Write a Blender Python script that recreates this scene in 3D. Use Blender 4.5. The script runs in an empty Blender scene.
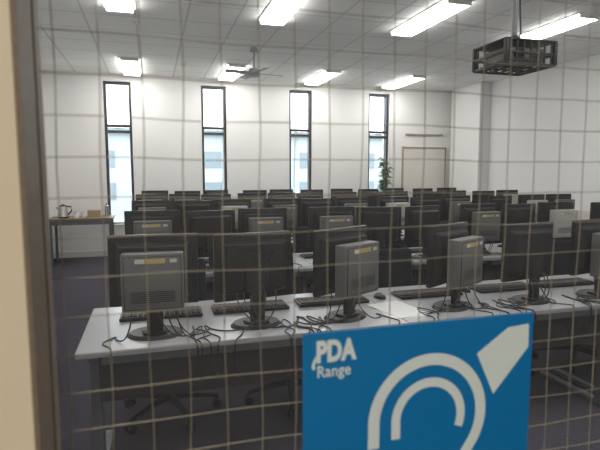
import bpy, bmesh, math, random
from mathutils import Vector, Matrix, Euler
random.seed(7)
scene = bpy.context.scene
scene.view_settings.view_transform = 'Standard'
R = math.radians

# ------------------------------------------------------------ materials
def mat(name, col, rough=0.6, metal=0.0, noise=0.0, nscale=20.0, bump=0.0, emit=None, estr=0.0, spec=0.5, col2=None):
    m = bpy.data.materials.new(name); m.use_nodes = True
    nt = m.node_tree; b = nt.nodes['Principled BSDF']
    b.inputs['Base Color'].default_value = (*col, 1)
    b.inputs['Roughness'].default_value = rough
    b.inputs['Metallic'].default_value = metal
    b.inputs['Specular IOR Level'].default_value = spec
    if emit:
        b.inputs['Emission Color'].default_value = (*emit, 1)
        b.inputs['Emission Strength'].default_value = estr
    if noise > 0 or bump > 0:
        tc = nt.nodes.new('ShaderNodeTexCoord'); nz = nt.nodes.new('ShaderNodeTexNoise')
        nz.inputs['Scale'].default_value = nscale; nz.inputs['Detail'].default_value = 4
        nt.links.new(tc.outputs['Object'], nz.inputs['Vector'])
        if noise > 0:
            mx = nt.nodes.new('ShaderNodeMix'); mx.data_type = 'RGBA'
            c2 = col2 if col2 else tuple(c * (1 - noise) for c in col)
            mx.inputs['A'].default_value = (*col, 1); mx.inputs['B'].default_value = (*c2, 1)
            nt.links.new(nz.outputs['Fac'], mx.inputs['Factor'])
            nt.links.new(mx.outputs['Result'], b.inputs['Base Color'])
        if bump > 0:
            bp = nt.nodes.new('ShaderNodeBump'); bp.inputs['Strength'].default_value = bump
            bp.inputs['Distance'].default_value = 0.01
            nt.links.new(nz.outputs['Fac'], bp.inputs['Height'])
            nt.links.new(bp.outputs['Normal'], b.inputs['Normal'])
    return m

M = {}
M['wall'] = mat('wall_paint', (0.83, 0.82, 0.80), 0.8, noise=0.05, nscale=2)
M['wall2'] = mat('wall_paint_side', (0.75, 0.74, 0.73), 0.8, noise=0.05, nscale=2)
M['trim'] = mat('trim_paint', (0.62, 0.60, 0.56), 0.5, noise=0.05)
M['carpet'] = mat('carpet', (0.085, 0.080, 0.105), 0.95, noise=0.5, nscale=90, bump=0.5, spec=0.1)
M['frame'] = mat('window_frame_dark', (0.03, 0.033, 0.04), 0.5, noise=0.2)
M['black'] = mat('black_plastic', (0.010, 0.0105, 0.012), 0.38, noise=0.2, nscale=60, spec=0.3)
M['black2'] = mat('black_plastic_matt', (0.013, 0.0135, 0.016), 0.5, noise=0.2, nscale=60, spec=0.25)
M['screen'] = mat('lcd_screen', (0.01, 0.011, 0.014), 0.15)
M['pcgrey'] = mat('pc_case_grey', (0.11, 0.11, 0.108), 0.5, noise=0.2, nscale=40)
M['pclight'] = mat('pc_case_light', (0.36, 0.355, 0.34), 0.5, noise=0.1, nscale=40)
M['label'] = mat('label_paper', (0.42, 0.32, 0.13), 0.6, noise=0.2)
M['labelw'] = mat('label_white', (0.48, 0.48, 0.45), 0.6, noise=0.1)
M['desk'] = mat('desk_laminate', (0.33, 0.335, 0.355), 0.28, noise=0.08, nscale=8)
M['deskedge'] = mat('desk_edge', (0.24, 0.25, 0.28), 0.45, noise=0.1)
M['deskleg'] = mat('desk_leg_metal', (0.13, 0.14, 0.16), 0.4, metal=0.3, noise=0.1)
M['modesty'] = mat('modesty_panel', (0.024, 0.025, 0.030), 0.6, noise=0.2)
M['fabric'] = mat('chair_fabric', (0.016, 0.017, 0.026), 0.95, noise=0.4, nscale=120, bump=0.3, spec=0.1)
M['cable'] = mat('cable_rubber', (0.008, 0.008, 0.009), 0.5, noise=0.1)
M['paper'] = mat('paper', (0.75, 0.75, 0.73), 0.8, noise=0.03)
M['metal'] = mat('brushed_metal', (0.55, 0.55, 0.55), 0.3, metal=0.9, noise=0.1)
M['fan'] = mat('fan_grey_enamel', (0.36, 0.36, 0.36), 0.5, noise=0.05)
M['white'] = mat('white_plastic', (0.72, 0.71, 0.68), 0.5, noise=0.05)
M['lamp'] = mat('lamp_diffuser', (0.9, 0.9, 0.85), 0.5, emit=(1.0, 0.985, 0.95), estr=19.5)
M['door'] = mat('door_cream_paint', (0.74, 0.65, 0.52), 0.5, noise=0.08, nscale=6)
M['bead'] = mat('glazing_bead_brown', (0.24, 0.19, 0.14), 0.6, noise=0.4, nscale=300)
M['wire'] = mat('wire_steel', (0.32, 0.275, 0.215), 0.5, metal=0.2, noise=0.1)
M['blue'] = mat('sticker_blue', (0.0, 0.17, 0.47), 0.45, noise=0.04, nscale=30)
M['stwhite'] = mat('sticker_white', (0.66, 0.76, 0.80), 0.45, noise=0.03)
M['leaf'] = mat('leaf_green', (0.07, 0.17, 0.05), 0.6, noise=0.4, nscale=10)
M['terra'] = mat('pot_terracotta', (0.35, 0.15, 0.08), 0.8, noise=0.2)
M['soil'] = mat('soil', (0.03, 0.02, 0.012), 0.95, noise=0.4)
M['steel'] = mat('kettle_steel', (0.5, 0.5, 0.5), 0.25, metal=0.9, noise=0.05)
M['wood'] = mat('wood_brown', (0.25, 0.16, 0.09), 0.5, noise=0.3, nscale=15)
M['woodl'] = mat('wood_trim_pale', (0.42, 0.34, 0.25), 0.5, noise=0.2, nscale=15)
M['cupboard'] = mat('cupboard_paint', (0.76, 0.73, 0.67), 0.5, noise=0.04)
M['grass'] = mat('lawn_grass', (0.30, 0.35, 0.30), 0.9, noise=0.3, nscale=2)
M['corr'] = mat('corridor_paint', (0.65, 0.6, 0.52), 0.8, noise=0.05)
M['render'] = mat('building_render', (0.33, 0.38, 0.41), 0.9, noise=0.1, nscale=2)
M['bwin'] = mat('building_window', (0.15, 0.19, 0.22), 0.3, noise=0.2)
M['box'] = mat('cardboard', (0.42, 0.30, 0.18), 0.85, noise=0.15)

# ceiling tiles with grid
m = bpy.data.materials.new('ceiling_tiles'); m.use_nodes = True
nt = m.node_tree; b = nt.nodes['Principled BSDF']; b.inputs['Roughness'].default_value = 0.9
tc = nt.nodes.new('ShaderNodeTexCoord'); br = nt.nodes.new('ShaderNodeTexBrick')
br.offset = 0.0; br.squash = 1.0
br.inputs['Color1'].default_value = (0.84, 0.835, 0.83, 1); br.inputs['Color2'].default_value = (0.80, 0.795, 0.79, 1)
br.inputs['Mortar'].default_value = (0.60, 0.60, 0.61, 1)
br.inputs['Scale'].default_value = 1.0; br.inputs['Mortar Size'].default_value = 0.013
br.inputs['Brick Width'].default_value = 0.54; br.inputs['Row Height'].default_value = 0.6
mp = nt.nodes.new('ShaderNodeMapping'); mp.inputs['Location'].default_value = (0.11, 0.0, 0)
nt.links.new(tc.outputs['Object'], mp.inputs['Vector']); nt.links.new(mp.outputs['Vector'], br.inputs['Vector'])
nt.links.new(br.outputs['Color'], b.inputs['Base Color']); M['ceil'] = m

# glass
def glassmat(name, haze, hazecol, gloss):
    m = bpy.data.materials.new(name); m.use_nodes = True
    nt = m.node_tree; nt.nodes.remove(nt.nodes['Principled BSDF']); out = nt.nodes['Material Output']
    t = nt.nodes.new('ShaderNodeBsdfTransparent'); t.inputs['Color'].default_value = (0.98, 0.985, 0.985, 1)
    d = nt.nodes.new('ShaderNodeBsdfDiffuse'); d.inputs['Color'].default_value = (*hazecol, 1)
    g = nt.nodes.new('ShaderNodeBsdfGlossy'); g.inputs['Roughness'].default_value = 0.05
    m1 = nt.nodes.new('ShaderNodeMixShader'); m1.inputs[0].default_value = haze
    m2 = nt.nodes.new('ShaderNodeMixShader'); m2.inputs[0].default_value = gloss
    nt.links.new(t.outputs[0], m1.inputs[1]); nt.links.new(d.outputs[0], m1.inputs[2])
    nt.links.new(m1.outputs[0], m2.inputs[1]); nt.links.new(g.outputs[0], m2.inputs[2])
    nt.links.new(m2.outputs[0], out.inputs['Surface'])
    return m
M['glass'] = glassmat('hazy_wired_glass', 0.018, (0.75, 0.8, 0.88), 0.008)  # small diffuse share paints a pale, low-contrast veil into the pane
M['wglass'] = glassmat('window_glass', 0.01, (0.8, 0.85, 0.9), 0.03)

# ------------------------------------------------------------ mesh builder
class B:
    def __init__(s): s.bm = bmesh.new(); s.mats = []
    def mi(s, k):
        if k not in s.mats: s.mats.append(k)
        return s.mats.index(k)
    def _fin(s, verts, k, T=None):
        if T is not None: bmesh.ops.transform(s.bm, matrix=T, verts=verts)
        i = s.mi(k); fs = set()
        for v in verts:
            for f in v.link_faces: fs.add(f)
        for f in fs: f.material_index = i
    def box(s, c, d, k, bev=0.0, rot=None, taper=None, seg=2):
        r = bmesh.ops.create_cube(s.bm, size=1.0); vs = r['verts']
        for v in vs:
            v.co = Vector((v.co.x * d[0], v.co.y * d[1], v.co.z * d[2]))
            if taper and v.co.y < 0: v.co.x *= taper; v.co.z *= taper
        if bev > 0:
            es = list({e for v in vs for e in v.link_edges})
            o = bmesh.ops.bevel(s.bm, geom=es, offset=bev, segments=seg, affect='EDGES', profile=0.5)
            vs = list({v for f in o['faces'] for v in f.verts} | {v for v in vs if v.is_valid})
            vs = s._island(vs)
        T = Matrix.Translation(c)
        if rot: T = T @ Euler(rot).to_matrix().to_4x4()
        s._fin(vs, k, T); return vs
    def _island(s, vs):
        seen = set(vs); st = list(vs)
        while st:
            v = st.pop()
            for e in v.link_edges:
                w = e.other_vert(v)
                if w not in seen: seen.add(w); st.append(w)
        return list(seen)
    def cyl(s, c, r1, h, k, r2=None, seg=20, rot=None, sc=(1, 1)):
        r = bmesh.ops.create_cone(s.bm, cap_ends=True, segments=seg, radius1=r1, radius2=r1 if r2 is None else r2, depth=h)
        T = Matrix.Translation(c)
        if rot: T = T @ Euler(rot).to_matrix().to_4x4()
        T = T @ Matrix.Diagonal((sc[0], sc[1], 1, 1))
        s._fin(r['verts'], k, T)
    def sph(s, c, r, k, sc=(1, 1, 1), u=16, v=10):
        q = bmesh.ops.create_uvsphere(s.bm, u_segments=u, v_segments=v, radius=r)
        s._fin(q['verts'], k, Matrix.Translation(c) @ Matrix.Diagonal((*sc, 1)))
    def tube(s, pts, r, k, seg=8):
        pts = [Vector(p) for p in pts]; rings = []
        rad = r if isinstance(r, (list, tuple)) else [r] * len(pts)
        up = Vector((0, 0, 1))
        for i, p in enumerate(pts):
            d = (pts[min(i + 1, len(pts) - 1)] - pts[max(i - 1, 0)]).normalized()
            a = d.cross(up)
            if a.length < 0.25: a = d.cross(Vector((0, 1, 0)))
            a.normalize(); bb = a.cross(d).normalized()
            rings.append([s.bm.verts.new(p + rad[i] * (math.cos(2 * math.pi * j / seg) * a + math.sin(2 * math.pi * j / seg) * bb)) for j in range(seg)])
        vs = [v for q in rings for v in q]
        for i in range(len(rings) - 1):
            for j in range(seg):
                s.bm.faces.new((rings[i][j], rings[i][(j + 1) % seg], rings[i + 1][(j + 1) % seg], rings[i + 1][j]))
        s.bm.faces.new(list(reversed(rings[0]))); s.bm.faces.new(rings[-1])
        s._fin(vs, k)
    def poly(s, pts, k, ext=None):
        vs = [s.bm.verts.new(p) for p in pts]; f = s.bm.faces.new(vs)
        if ext:
            o = bmesh.ops.extrude_face_region(s.bm, geom=[f])
            nv = [g for g in o['geom'] if isinstance(g, bmesh.types.BMVert)]
            bmesh.ops.translate(s.bm, vec=ext, verts=nv); vs += nv
        s._fin(vs, k)
    def mesh(s, name, smooth=False):
        bmesh.ops.recalc_face_normals(s.bm, faces=s.bm.faces[:])
        me = bpy.data.meshes.new(name); s.bm.to_mesh(me); s.bm.free()
        for k in s.mats: me.materials.append(M[k])
        if smooth:
            for p in me.polygons: p.use_smooth = True
            try: me.set_sharp_from_angle(angle=R(35))
            except Exception: pass
        return me
    def obj(s, name, loc=(0, 0, 0), rot=(0, 0, 0), parent=None, smooth=False):
        return place(name, s.mesh(name, smooth), loc, rot, parent)

def place(name, me, loc=(0, 0, 0), rot=(0, 0, 0), parent=None):
    o = bpy.data.objects.new(name, me); scene.collection.objects.link(o)
    o.location = loc; o.rotation_euler = rot
    if parent: o.parent = parent
    return o
def empty(name, loc=(0, 0, 0)):
    o = bpy.data.objects.new(name, None); scene.collection.objects.link(o); o.location = loc; return o

# ------------------------------------------------------------ room shell
XL, XR, YB, H = -1.72, 6.28, 9.5, 3.2
YF = 0.25
YC = -2.0
def simplebox(name, lo, hi, k):
    b_ = B(); lo = Vector(lo); hi = Vector(hi)
    b_.box((lo + hi) / 2, hi - lo, k); return b_.obj(name)
simplebox('floor', (XL - .2, YC - .2, -.1), (XR + .2, YB + .3, 0), 'carpet')
simplebox('ceiling', (XL - .2, YC - .2, H), (XR + .2, YB + .3, H + .1), 'ceil')
simplebox('wall_left', (XL - .2, YC - .2, 0), (XL, YB, H), 'wall')
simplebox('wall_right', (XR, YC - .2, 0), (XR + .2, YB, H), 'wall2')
simplebox('wall_corridor', (XL, YC - .2, 0), (XR, YC, H), 'corr')
WX = [-.76, .92, 2.60, 4.27]; WW = .46; WZ0, WZ1 = .55, 3.08
w = B(); xs = [XL - .2] + [v for x in WX for v in (x, x + WW)] + [XR + .2]
for i in range(0, len(xs), 2):
    w.box(((xs[i] + xs[i + 1]) / 2, YB + .15, H / 2), (xs[i + 1] - xs[i], .3, H), 'wall')
for x in WX:
    w.box((x + WW / 2, YB + .15, WZ0 / 2), (WW, .3, WZ0), 'wall')
    w.box((x + WW / 2, YB + .15, (WZ1 + H) / 2), (WW, .3, H - WZ1), 'wall')
w.obj('wall_back')
DX0, DX1, DH = -.19, .74, 2.06
w = B()
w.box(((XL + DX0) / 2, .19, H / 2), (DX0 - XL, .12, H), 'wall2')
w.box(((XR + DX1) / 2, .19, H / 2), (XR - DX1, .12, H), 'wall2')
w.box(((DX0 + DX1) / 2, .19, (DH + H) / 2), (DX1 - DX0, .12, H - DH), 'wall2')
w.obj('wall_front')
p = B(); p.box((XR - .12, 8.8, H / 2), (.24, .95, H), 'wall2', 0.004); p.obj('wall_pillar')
for nm, lo, hi in (('baseboard_back', (XL, YB - .015, 0), (5.02, YB, .1)), ('baseboard_left', (XL, YF, 0), (XL + .015, YB - .015, .1)),
                   ('baseboard_right', (XR - .015, YF, 0), (XR, 8.32, .1))):
    simplebox(nm, lo, hi, 'trim')
simplebox('trim_1', (XR - .05, YF, .78), (XR, 8.32, .92), 'trim')
simplebox('trim_2', (XL, YF, .78), (XL + .05, 7.0, .92), 'trim')
simplebox('trim_3', (5.10, YB - .03, 2.265), (5.98, YB, 2.295), 'woodl')

# windows
for i, x in enumerate(WX):
    e = empty('window_%d' % (i + 1), (x + WW / 2, YB + .1, (WZ0 + WZ1) / 2))
    hh = (WZ1 - WZ0) / 2; b_ = B(); t = .045
    for sx in (-1, 1): b_.box((sx * (WW / 2 - t / 2), 0, 0), (t, .12, 2 * hh), 'frame', .004)
    for z in (-hh + t / 2, hh - t / 2, .40): b_.box((0, 0, z), (WW - 2 * t, .10, t), 'frame', .004)
    b_.box((0, -.02, .50), (WW - 2 * t, .05, .05), 'frame', .004)
    b_.box((.0, -.045, .45), (.10, .02, .03), 'metal', .003)
    f = b_.obj('frame', parent=e)
    g = B(); g.box((0, .01, 0), (WW - 2 * t - .002, .008, 2 * hh - 2 * t - .002), 'wglass'); g.obj('pane', parent=e)
    s_ = B(); s_.box((0, -.09, -hh + .01), (WW - .002, .10, .02), 'trim', .003); s_.obj('sill', parent=e)

# cupboard doors on back wall
e = empty('door_2', (5.54, YB, 0)); b_ = B()
b_.box((-.245, -.022, 1.0), (.485, .04, 1.98), 'cupboard', .004)
b_.box((.245, -.022, 1.0), (.485, .04, 1.98), 'cupboard', .004)
b_.box((-.50, -.028, 1.0), (.018, .054, 2.0), 'woodl'); b_.box((.50, -.028, 1.0), (.018, .054, 2.0), 'woodl')
b_.box((0, -.028, 2.01), (1.02, .054, .02), 'woodl')
for sx in (-1, 1):
    b_.cyl((sx * .05, -.06, 1.0), .008, .14, 'metal', seg=10)
    for dz in (-.06, .06): b_.cyl((sx * .05, -.05, 1 + dz), .006, .03, 'metal', seg=8, rot=(R(90), 0, 0))
b_.obj('leaves', parent=e)

# ------------------------------------------------------------ door with wired vision panel
e = empty('door_1', (0, 0, 0))
VX0, VX1, VZ0, VZ1 = -.0338, .60, .95, 1.95
lx0, lx1, ly0, ly1 = DX0 + .005, DX1 - .005, .150, .183
d = B(); yc = (ly0 + ly1) / 2; th = ly1 - ly0
d.box(((lx0 + VX0) / 2, yc, DH / 2), (VX0 - lx0, th, DH - .01), 'door')
d.box(((VX1 + lx1) / 2, yc, DH / 2), (lx1 - VX1, th, DH - .01), 'door')
d.box(((VX0 + VX1) / 2, yc, (VZ0 + .005) / 2), (VX1 - VX0, th, VZ0 - .005), 'door')
d.box(((VX0 + VX1) / 2, yc, (VZ1 + DH - .005) / 2), (VX1 - VX0, th, DH - .005 - VZ1), 'door')
d.cyl((lx1 - .06, ly0 - .006, 1.0), .025, .012, 'metal', rot=(R(90), 0, 0))
d.tube([(lx1 - .06, ly0 - .01, 1.0), (lx1 - .06, ly0 - .05, 1.0), (lx1 - .08, ly0 - .055, 1.0), (lx1 - .17, ly0 - .055, 1.0)], .009, 'metal')
d.obj('leaf', parent=e)
bd = B()
for ya, yb, tt in ((.1502, .1688, .0014), (.1752, .183, .0008)):
    y = (ya + yb) / 2
    bd.box((VX0 + tt / 2, y, (VZ0 + VZ1) / 2), (tt, yb - ya, VZ1 - VZ0), 'bead', .0002)
    bd.box((VX1 - tt / 2, y, (VZ0 + VZ1) / 2), (tt, yb - ya, VZ1 - VZ0), 'bead', .0002)
    bd.box(((VX0 + VX1) / 2, y, VZ0 + tt / 2), (VX1 - VX0 - 2 * tt, yb - ya, tt), 'bead', .0002)
    bd.box(((VX0 + VX1) / 2, y, VZ1 - tt / 2), (VX1 - VX0 - 2 * tt, yb - ya, tt), 'bead', .0002)
bd.obj('glazing_bead', parent=e)
g = B(); g.box(((VX0 + VX1) / 2, .172, (VZ0 + VZ1) / 2), (VX1 - VX0 - .002, .006, VZ1 - VZ0 - .002), 'glass'); g.obj('glass_pane', parent=e)
wr = B(); sp = .0128; WR = .00019
wv = lambda t, ph: .00035 * math.sin(ph + t * 55) + .0002 * math.sin(ph * 2.3 + t * 120)
n = int((VX1 - VX0) / sp)
for i in range(n + 1):
    x = VX0 + .006 + i * sp
    if x > VX1 - .002: continue
    ph = random.random() * 1.5 + i * .15
    wr.tube([(x + wv(j / 120, ph), .172, VZ0 + .002 + (VZ1 - VZ0 - .004) * j / 120) for j in range(121)], WR, 'wire', 5)
n = int((VZ1 - VZ0) / sp)
for i in range(n + 1):
    z = VZ0 + .004 + i * sp
    if z > VZ1 - .002: continue
    ph = random.random() * 1.5 + i * .15
    wr.tube([(VX0 + .002 + (VX1 - VX0 - .004) * j / 90, .1716, z + wv(j / 90 * .6, ph)) for j in range(91)], WR, 'wire', 5)
wr.obj('wire_mesh', parent=e)
fr = B()
for x in (DX0 - .03, DX1 + .03):
    fr.box((x, .19, (DH + .03) / 2), (.06, .15, DH + .03), 'door', .003)
fr.box(((DX0 + DX1) / 2, .19, DH + .03), (DX1 - DX0, .15, .06), 'door', .003)
fr.obj('frame', parent=e)

# hearing loop sticker, on corridor side of the glass
st = empty('hearing_loop_sign', (0, .1688, 1.5))
q = B()
q.box((.1015, -.0003, -.129), (.101, .0004, .141), 'blue')
q.obj('backing', parent=st)
art = B(); Y = -.0007
def ribbon(pts, w_):
    pts = [Vector((a, b_)) for a, b_ in pts]
    L = []
    for i, p_ in enumerate(pts):
        d_ = (pts[min(i + 1, len(pts) - 1)] - pts[max(0, i - 1)]).normalized(); nn = Vector((-d_.y, d_.x)) * w_ / 2
        L.append((p_ + nn, p_ - nn))
    for i in range(len(L) - 1):
        art.poly([(L[i][0].x, Y, L[i][0].y), (L[i][1].x, Y, L[i][1].y), (L[i + 1][1].x, Y, L[i + 1][1].y), (L[i + 1][0].x, Y, L[i + 1][0].y)], 'stwhite')
def arcpts(cx, cz, r, a0, a1, n=50): return [(cx + r * math.cos(R(a0 + (a1 - a0) * i / n)), cz + r * math.sin(R(a0 + (a1 - a0) * i / n))) for i in range(n + 1)]
cx, cz = .1035, -.0975
ribbon([(.0795, -.107)] + arcpts(cx, cz, .0240, 184, -32) + [(.120, -.116), (.1165, -.122), (.1145, -.129), (.1125, -.137), (.108, -.145), (.101, -.149), (.094, -.147), (.090, -.142)], .0048)
ribbon([(.0890, -.1045)] + arcpts(cx, cz, .0146, 184, -22), .0038)
art.poly([(x, Y, z) for x, z in ((.1248, -.0734), (.1394, -.0638), (.1497, -.0630), (.1500, -.0730), (.1334, -.0916))], 'stwhite')
ribbon([(.0566, -.0672), (.0554, -.0690), (.0548, -.0708), (.0552, -.0722)], .0012)
art.obj('symbol', parent=st)
for txt, x, z, size, off, sx in (('PDA', .0560, -.0694, .0108, .00055, .72), ('Range', .0562, -.0754, .0062, .00010, .86)):
    c = bpy.data.curves.new(txt, 'FONT'); c.body = txt; c.size = size; c.offset = off; c.extrude = .00005; c.space_character = 1.05
    o = bpy.data.objects.new('lettering_' + txt.lower(), c); scene.collection.objects.link(o)
    o.data.materials.append(M['stwhite']); o.location = (x, Y, z); o.rotation_euler = (R(90), 0, 0); o.scale = (sx, 1, 1); o.parent = st

# ------------------------------------------------------------ ceiling fittings
def light_mesh():
    b_ = B(); W, L = .26, 1.20
    b_.box((0, 0, -.006), (W + .06, L + .06, .012), 'white', .002)
    b_.box((0, 0, -.030), (W, L, .036), 'lamp', .008)
    for sy in (-1, 1): b_.box((0, sy * (L / 2 + .006), -.028), (W + .01, .016, .042), 'white', .002)
    return b_.mesh('fluorescent_light')
lm = light_mesh()
for Yf in (8.7, 5.1, 1.5):
    for kx in range(4):
        place('fluorescent_light', lm, (-.26 + 1.62 * kx, Yf, H))
for (x, y) in ((-1.05, 5.6), (-.1, 6.1), (.55, 8.3)):
    b_ = B(); b_.cyl((0, 0, -.012), .055, .024, 'white', r2=.05); b_.cyl((0, 0, -.036), .03, .024, 'white', r2=.04)
    b_.obj('smoke_detector', (x, y, H), smooth=True)
# ceiling fan
b_ = B(); b_.cyl((0, 0, -.03), .06, .06, 'fan', r2=.04); b_.cyl((0, 0, -.17), .012, .28, 'fan')
b_.cyl((0, 0, -.33), .09, .08, 'fan', r2=.06); b_.cyl((0, 0, -.385), .06, .03, 'fan', r2=.09)
for k in range(4):
    a = R(12 + 90 * k)
    b_.box(Vector((math.cos(a), math.sin(a), 0)) * .25 + Vector((0, 0, -.35)), (.34, .10, .012), 'fan', .003, rot=(R(12), 0, a))
b_.obj('ceiling_fan', (1.40, 6.95, H), smooth=True)

# projector in security cage
PZ = 2.25
pj = empty('ceiling_projector', (2.39, 2.95, PZ)); b_ = B()
b_.box((0, 0, .02), (.30, .25, .09), 'pcgrey', .012)
b_.cyl((-.07, -.135, .02), .03, .035, 'black', rot=(R(90), 0, 0)); b_.cyl((-.07, -.154, .02), .022, .006, 'screen', rot=(R(90), 0, 0))
for i in range(6): b_.box((.05 + i * .014, -.126, .02), (.005, .004, .055), 'black')
b_.obj('body', parent=pj)
c = B(); cx_, cy_, z0, z1 = .19, .165, -.05, .095
c.box((0, 0, z1 + .006), (2 * cx_ + .02, 2 * cy_ + .02, .012), 'black2', .003)
for sx in (-1, 1):
    for sy in (-1, 1): c.box((sx * cx_, sy * cy_, (z0 + z1) / 2), (.024, .024, z1 - z0), 'black2', .002)
for sy in (-1, 1):
    for z in (z0, z0 + .07): c.box((0, sy * cy_, z), (2 * cx_, .016, .016), 'black2', .002)
for sx in (-1, 1):
    for z in (z0, z0 + .07): c.box((sx * cx_, 0, z), (.016, 2 * cy_, .016), 'black2', .002)
for i in range(-2, 3): c.box((i * .068, 0, z0), (.014, 2 * cy_, .010), 'black2')
for i in range(-1, 2): c.box((0, i * .09, z0 + .010), (2 * cx_, .014, .010), 'black2')
for i in range(-3, 4):
    for sy in (-1, 1): c.box((i * .054, sy * cy_, (z0 + z1) / 2), (.010, .008, z1 - z0), 'black2')
c.cyl((0, 0, z1 + .04), .06, .06, 'black2', r2=.025)
c.cyl((0, 0, (z1 + .05 + (H - PZ)) / 2), .018, H - PZ - z1 - .05, 'deskleg')
c.cyl((0, 0, H - PZ - .008), .09, .016, 'deskleg')
c.tube([(.03, 0, z1 + .02), (.05, .0, z1 + .1), (.032, 0, .4), (.028, 0, .7), (.028, 0, H - PZ - .02)], .006, 'cable')
c.obj('cage', parent=pj, smooth=True)

# ------------------------------------------------------------ computer equipment meshes
def monitor(kind):
    b_ = B(); W, Hh = .405, .335
    z0 = .135 if kind else .125; zc = z0 + Hh / 2
    b_.box((0, .012, zc), (W, .028, Hh), 'black', .006)
    b_.box((0, .0275, zc + .004), (W - .03, .002, Hh - .04), 'screen')
    b_.box((0, -.018, zc), (W * .86, .036, Hh * .80), 'black2', .006, taper=.86)
    for i in range(7): b_.box((0, -.0365, zc + .06 + i * .007), (.16, .002, .003), 'black')
    b_.box((0, -.045, .13), (.075, .022, .26), 'black', .006)
    b_.box((0, -.045, .23), (.12, .02, .11), 'black2', .005)
    b_.cyl((0, -.02, .008), .13, .016, 'black', r2=.115, seg=28, sc=(1, .75))
    b_.box((0, -.045, .02), (.13, .07, .018), 'black', .006, taper=.8)
    if kind:
        k = 'pcgrey' if kind == 1 else 'pclight'; pc = .270
        b_.box((.0, -.098, pc), (.27, .075, .262), k, .007)
        b_.box((0, -.1365, pc), (.248, .003, .238), 'black2' if kind == 1 else k, .001)
        b_.box((0, -.1375, pc), (.242, .003, .232), k, .001)
        b_.box((-.01, -.1395, pc + .098), (.13, .001, .022), 'label')
        b_.box((-.055, -.1402, pc + .098), (.040, .001, .017), 'labelw')
        b_.box((.09, -.1395, pc + .098), (.030, .001, .016), 'labelw')
        for i in range(6): b_.box((0, -.1395, pc - .085 + i * .009), (.19, .001, .0035), 'black')
        b_.box((0, -.055, pc), (.10, .03, .10), 'black2')
    return b_.mesh('computer_monitor', smooth=True)
MON = [monitor(0), monitor(1), monitor(2)]
def kbmesh():
    b_ = B(); b_.box((0, 0, .009), (.42, .15, .018), 'black', .005)
    for r_ in range(5):
        for c_ in range(15):
            b_.box((-.187 + c_ * .0267, -.052 + r_ * .026, .021), (.021, .02, .006), 'black2')
    return b_.mesh('computer_keyboard')
KB = kbmesh()
def mousemesh():
    b_ = B(); b_.sph((0, 0, .004), .03, 'black', sc=(1, 1.7, .95))
    bmesh.ops.delete(b_.bm, geom=[v for v in b_.bm.verts if v.co.z < 0], context='VERTS')
    b_.box((0, -.03, .0285), (.004, .014, .006), 'pclight', .001)
    return b_.mesh('computer_mouse', smooth=True)
MS = mousemesh()
def chairmesh():
    b_ = B()
    for k in range(5):
        a = R(72 * k + 18); dx, dy = math.cos(a), math.sin(a)
        b_.tube([(dx * .03, dy * .03, .115), (dx * .16, dy * .16, .10), (dx * .29, dy * .29, .075)], [.026, .02, .015], 'black2')
        b_.cyl((dx * .29, dy * .29, .06), .011, .04, 'black')
        for s_ in (-1, 1):
            b_.cyl((dx * .29 - dy * .014 * s_, dy * .29 + dx * .014 * s_, .028), .028, .018, 'black', rot=(R(90), 0, a), seg=16)
    b_.cyl((0, 0, .13), .035, .08, 'black2'); b_.cyl((0, 0, .27), .018, .24, 'metal'); b_.cyl((0, 0, .22), .027, .14, 'black')
    b_.box((0, 0, .395), (.22, .24, .03), 'black', .006)
    b_.box((0, 0, .445), (.47, .45, .075), 'fabric', .032, seg=4)
    b_.tube([(0, .10, .40), (0, .25, .41), (0, .285, .47), (0, .265, .62), (0, .255, .75)], .017, 'black2')
    b_.box((0, .225, .74), (.40, .06, .40), 'fabric', .028, seg=4, rot=(R(-5), 0, 0))
    b_.box((0, .258, .74), (.34, .02, .33), 'black', .008, rot=(R(-5), 0, 0))
    b_.tube([(.07, 0, .39), (.2, 0, .385), (.26, 0, .40)], .006, 'black')
    return b_.mesh('office_chair', smooth=True)
CH = chairmesh()
DW, DD, DZ = 1.56, .74, .74
def deskmesh():
    b_ = B()
    b_.box((0, 0, DZ - .0125), (DW, DD, .025), 'desk', .002)
    b_.box((0, -DD / 2 - .001, DZ - .0135), (DW - .004, .003, .020), 'deskedge')
    for sx in (-1, 1):
        x = sx * (DW / 2 - .06)
        b_.box((x, -.18, .37), (.05, .08, .69), 'deskleg', .004)
        b_.box((x, .0, DZ - .045), (.04, DD - .12, .04), 'deskleg', .003)
        b_.box((x, .0, .025), (.05, DD - .08, .03), 'deskleg', .006)
        for sy in (-1, 1): b_.cyl((x, sy * (DD / 2 - .08), .006), .018, .012, 'black', seg=12)
    b_.box((0, -.245, .585), (DW - .16, .018, .24), 'modesty', .002)
    b_.box((0, -.31, DZ - .05), (DW - .2, .05, .045), 'deskleg', .003)
    return b_.mesh('computer_desk')
DK = deskmesh()

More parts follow.
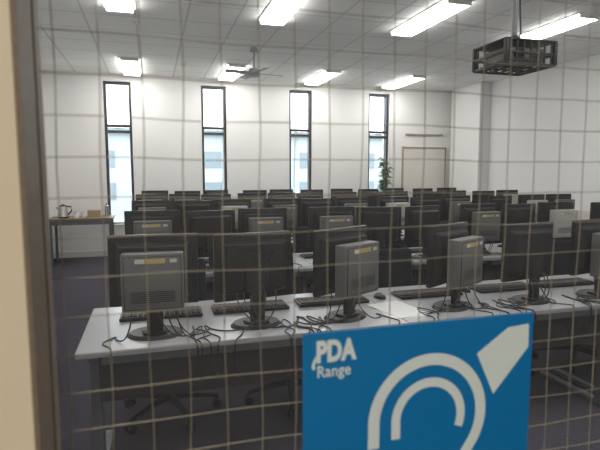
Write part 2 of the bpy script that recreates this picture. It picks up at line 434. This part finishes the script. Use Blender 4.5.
rows = [
 (2.42, [(.00, 1, -3), (.48, 0, 8), (.95, 1, 28), (1.60, 1, 28), (2.13, 0, 10), (2.62, 1, 12), (3.3, 0, 0), (3.9, 1, 5)], -.33, 3),
 (3.95, [(0, 1, 0), (.44, 0, 12), (.86, 1, 0), (1.45, 1, 0), (1.88, 0, -8), (2.32, 0, 14), (2.90, 1, 4), (3.34, 0, 8), (3.78, 2, 0), (4.4, 0, 0), (4.9, 1, 0)], -.31, 4),
 (5.40, [(0, 1, 0), (.42, 0, 3), (.84, 2, 0), (1.39, 1, 4), (1.81, 0, 0), (2.24, 1, 0), (2.77, 2, 0), (3.2, 0, -4), (3.63, 1, 0), (4.27, 0, 10), (4.75, 2, 0), (5.2, 1, 0)], -.31, 4),
 (6.85, [(0, 2, 0), (.42, 1, 0), (.84, 0, 3), (1.34, 1, 0), (1.76, 2, 0), (2.18, 0, 0), (2.70, 2, 3), (3.12, 0, 0), (3.55, 2, 0), (4.08, 0, 9), (4.57, 1, 0), (5.1, 0, 0), (5.55, 2, 0)], -.31, 4),
 (8.20, [(.05, 1, 0), (.55, 0, 0), (1.0, 2, 4), (1.65, 0, 0), (2.1, 1, 0), (2.65, 0, 0), (3.2, 2, 0), (3.7, 0, 5), (4.2, 1, 0), (4.8, 0, 0), (5.3, 1, 0)], -.31, 4)]
for ri, (ry, mons, x0, nd) in enumerate(rows):
    yd = ry + .16
    for k in range(nd):
        if x0 + (k + 1) * (DW + .006) < XR - .06:
            place('computer_desk', DK, (x0 + DW / 2 + k * (DW + .006), yd, 0))
    xend = x0 + nd * (DW + .006)
    cb = bpy.data.curves.new('computer_cables', 'CURVE'); cb.dimensions = '3D'; cb.bevel_depth = .0032; cb.bevel_resolution = 2
    cb.resolution_u = 6; cb.materials.append(M['cable'])
    lastk = -9
    for mi_, (x, kd, ang) in enumerate(mons):
        yj = ry + random.uniform(-.015, .015)
        place('computer_monitor', MON[kd], (x, yj, DZ), (0, 0, R(ang)))
        kx = x + random.uniform(.02, .06)
        if kx - lastk > .45:
            place('computer_keyboard', KB, (kx, ry + .28, DZ), (0, 0, R(random.uniform(-2.5, 2.5))))
            if kx - lastk > .53 and lastk > -5:
                place('computer_mouse', MS, ((kx + lastk) / 2, ry + .29, DZ), (0, 0, R(random.uniform(-8, 8))))
            lastk = kx
        nc = 5 if ri < 2 else 2
        for j in range(nc):
            s = cb.splines.new('NURBS'); sx = x + random.uniform(-.1, .1)
            ex = x + random.choice([-1, 1]) * random.uniform(.12, .24)
            zc = DZ + .0035
            yb = yd - DD / 2
            pts = [(sx, yj - .045 if kd == 0 else yj - .09, DZ + .17), (sx, yj - .10, DZ + .10), (sx * .6 + ex * .4, yj - .13, zc + .004),
                   (ex, yj - .11 + random.uniform(0, .06), zc), (ex + random.uniform(-.06, .06), yj + random.uniform(-.02, .1), zc), (ex + random.uniform(-.1, .1), yj - .10, zc),
                   (ex + random.uniform(-.04, .04), yb + .03, zc + .002), (ex, yb - .012, DZ + .002), (ex, yb - .012, DZ - .12), (ex + random.uniform(-.1, .1), yb + .02, .52), (ex, yb + .03, .62)]
            s.points.add(len(pts) - 1)
            for q_, P in zip(s.points, pts): q_.co = (*P, 1)
            s.use_endpoint_u = True; s.order_u = 3
    o = bpy.data.objects.new('computer_cables', cb); scene.collection.objects.link(o)
    x = x0 + .40
    while x < min(xend, XR) - .3:
        if not (ri == 4 and 3.7 < x < 5.3):
            place('office_chair', CH, (x, yd + (.50 if ri == 0 else .62) + random.uniform(-.02, .02), 0), (0, 0, R(random.uniform(-25, 25) if ri < 4 else random.uniform(-8, 8))))
        x += .78
b_ = B(); b_.box((0, 0, .001), (.21, .297, .002), 'paper'); b_.box((.01, .01, .003), (.21, .297, .002), 'paper', rot=(0, 0, .2))
pm = b_.mesh('paper_sheets')
place('paper_sheets', pm, (1.285, 2.44, DZ), (0, 0, .0))

# ------------------------------------------------------------ refreshment table (back-left)
t = B()
t.box((0, 0, .735), (.98, .55, .03), 'wood', .003)
for sx in (-1, 1):
    for sy in (-1, 1): t.box((sx * .45, sy * .24, .36), (.04, .04, .72), 'deskleg', .003)
t.box((0, .24, .66), (.86, .02, .1), 'deskleg'); t.box((0, -.24, .68), (.86, .02, .07), 'deskleg')
t.obj('side_table', (-1.12, 9.0, 0))
k = B(); k.cyl((0, 0, .012), .085, .024, 'black'); k.cyl((0, 0, .11), .085, .17, 'steel', r2=.06, seg=28); k.sph((0, 0, .195), .06, 'black', sc=(1, 1, .35))
k.cyl((0, 0, .222), .012, .02, 'black'); k.tube([(.05, 0, .19), (.12, 0, .185), (.13, 0, .12), (.075, 0, .05)], .012, 'black')
k.tube([(-.06, 0, .14), (-.09, 0, .165), (-.105, 0, .185)], [.02, .016, .010], 'steel')
k.obj('electric_kettle', (-1.40, 8.93, .75), smooth=True)
for (x, y) in ((-1.2, 8.85), (-1.10, 8.95), (-1.22, 9.05)):
    k = B(); k.cyl((0, 0, .045), .034, .09, 'white', r2=.04); k.cyl((0, 0, .0895), .034, .002, 'black'); k.tube([(.038, 0, .075), (.062, 0, .07), (.062, 0, .03), (.036, 0, .02)], .005, 'white')
    k.obj('coffee_mug', (x, y, .75), smooth=True)
k = B(); k.box((0, 0, .06), (.2, .16, .12), 'box', .002); k.box((0, 0, .1205), (.2, .03, .002), 'labelw')
k.obj('cardboard_box', (-.93, 8.98, .75))
k = B(); k.cyl((0, 0, .09), .035, .18, 'steel'); k.cyl((0, 0, .2), .014, .04, 'black'); k.sph((0, 0, .18), .035, 'steel', sc=(1, 1, .5)); k.obj('thermos_flask', (-.74, 9.05, .75), smooth=True)

# radiator on left wall
r_ = B(); r_.box((.055, 0, .42), (.03, 1.5, .55), 'white', .006)
for i in range(24): r_.box((.073, -.7 + i * .061, .42), (.012, .03, .5), 'white', .003)
r_.box((.06, 0, .71), (.08, 1.5, .02), 'white', .003)
for s_ in (-1, 1): r_.box((.027, s_ * .6, .45), (.046, .04, .1), 'white'); r_.tube([(.05, s_ * .72, .16), (.05, s_ * .72, .0)], .009, 'metal')
r_.obj('radiator', (XL + .002, 7.8, 0))

# potted plant by the fourth window
pl = empty('potted_plant', (4.50, 9.20, 0)); b_ = B()
b_.cyl((0, 0, .15), .11, .30, 'terra', r2=.15, seg=24); b_.cyl((0, 0, .30), .16, .03, 'terra', r2=.16, seg=24); b_.cyl((0, 0, .312), .14, .01, 'soil', seg=24)
b_.tube([(0, 0, .3), (.01, .01, .8), (-.01, 0, 1.2), (.02, 0, 1.68)], [.02, .017, .013, .008], 'wood')
for i in range(150):
    a = random.uniform(0, 2 * math.pi); z = random.uniform(.95, 1.70); L = random.uniform(.14, .25); up = random.uniform(-.02, .15)
    dx, dy = math.cos(a), math.sin(a); wv_ = .028
    o0 = Vector((dx * .01, dy * .01, z)); m1 = Vector((dx * L * .5, dy * L * .5, z + up)); e1 = Vector((dx * L, dy * L, z + up * .4)); sd = Vector((-dy, dx, 0)) * wv_
    b_.poly([o0, m1 + sd, e1, m1 - sd], 'leaf')
b_.obj('plant', parent=pl)

# ------------------------------------------------------------ outside
simplebox('lawn', (-30, YB + .5, -.6), (40, 60, -.5), 'grass')
b_ = B(); b_.box((14, 28, 1.4), (44, 6, 3.8), 'render'); b_.box((14, 28, 3.4), (44.6, 6.6, .25), 'bwin')
for i in range(26):
    for z in (.6, 2.1): b_.box((-7 + i * 1.65, 24.98, z), (.9, .06, .8), 'bwin')
b_.obj('exterior_building')

wd = bpy.data.worlds.new('sky'); scene.world = wd; wd.use_nodes = True
bg = wd.node_tree.nodes['Background']; bg.inputs['Color'].default_value = (0.90, 0.95, 1.0, 1); bg.inputs['Strength'].default_value = 6.5

l = bpy.data.lights.new('door_fill_light', 'AREA'); l.energy = 38; l.size = .6; l.color = (1, .93, .8)  # unseen fill light, added to brighten the sticker and door frame
o = bpy.data.objects.new('door_fill_light', l); scene.collection.objects.link(o); o.location = (-.6, -1.1, 3.1)

# ------------------------------------------------------------ camera
cd = bpy.data.cameras.new('camera'); cam = bpy.data.objects.new('camera', cd); scene.collection.objects.link(cam)
cam.location = (0, 0, 1.5); cam.rotation_euler = (R(90 - 6.05), 0, R(-16.5))
cd.sensor_width = 36; cd.lens = 30; cd.clip_start = .01; cd.clip_end = 200
cd.dof.use_dof = True; cd.dof.focus_distance = 2.0; cd.dof.aperture_fstop = 25
scene.camera = cam
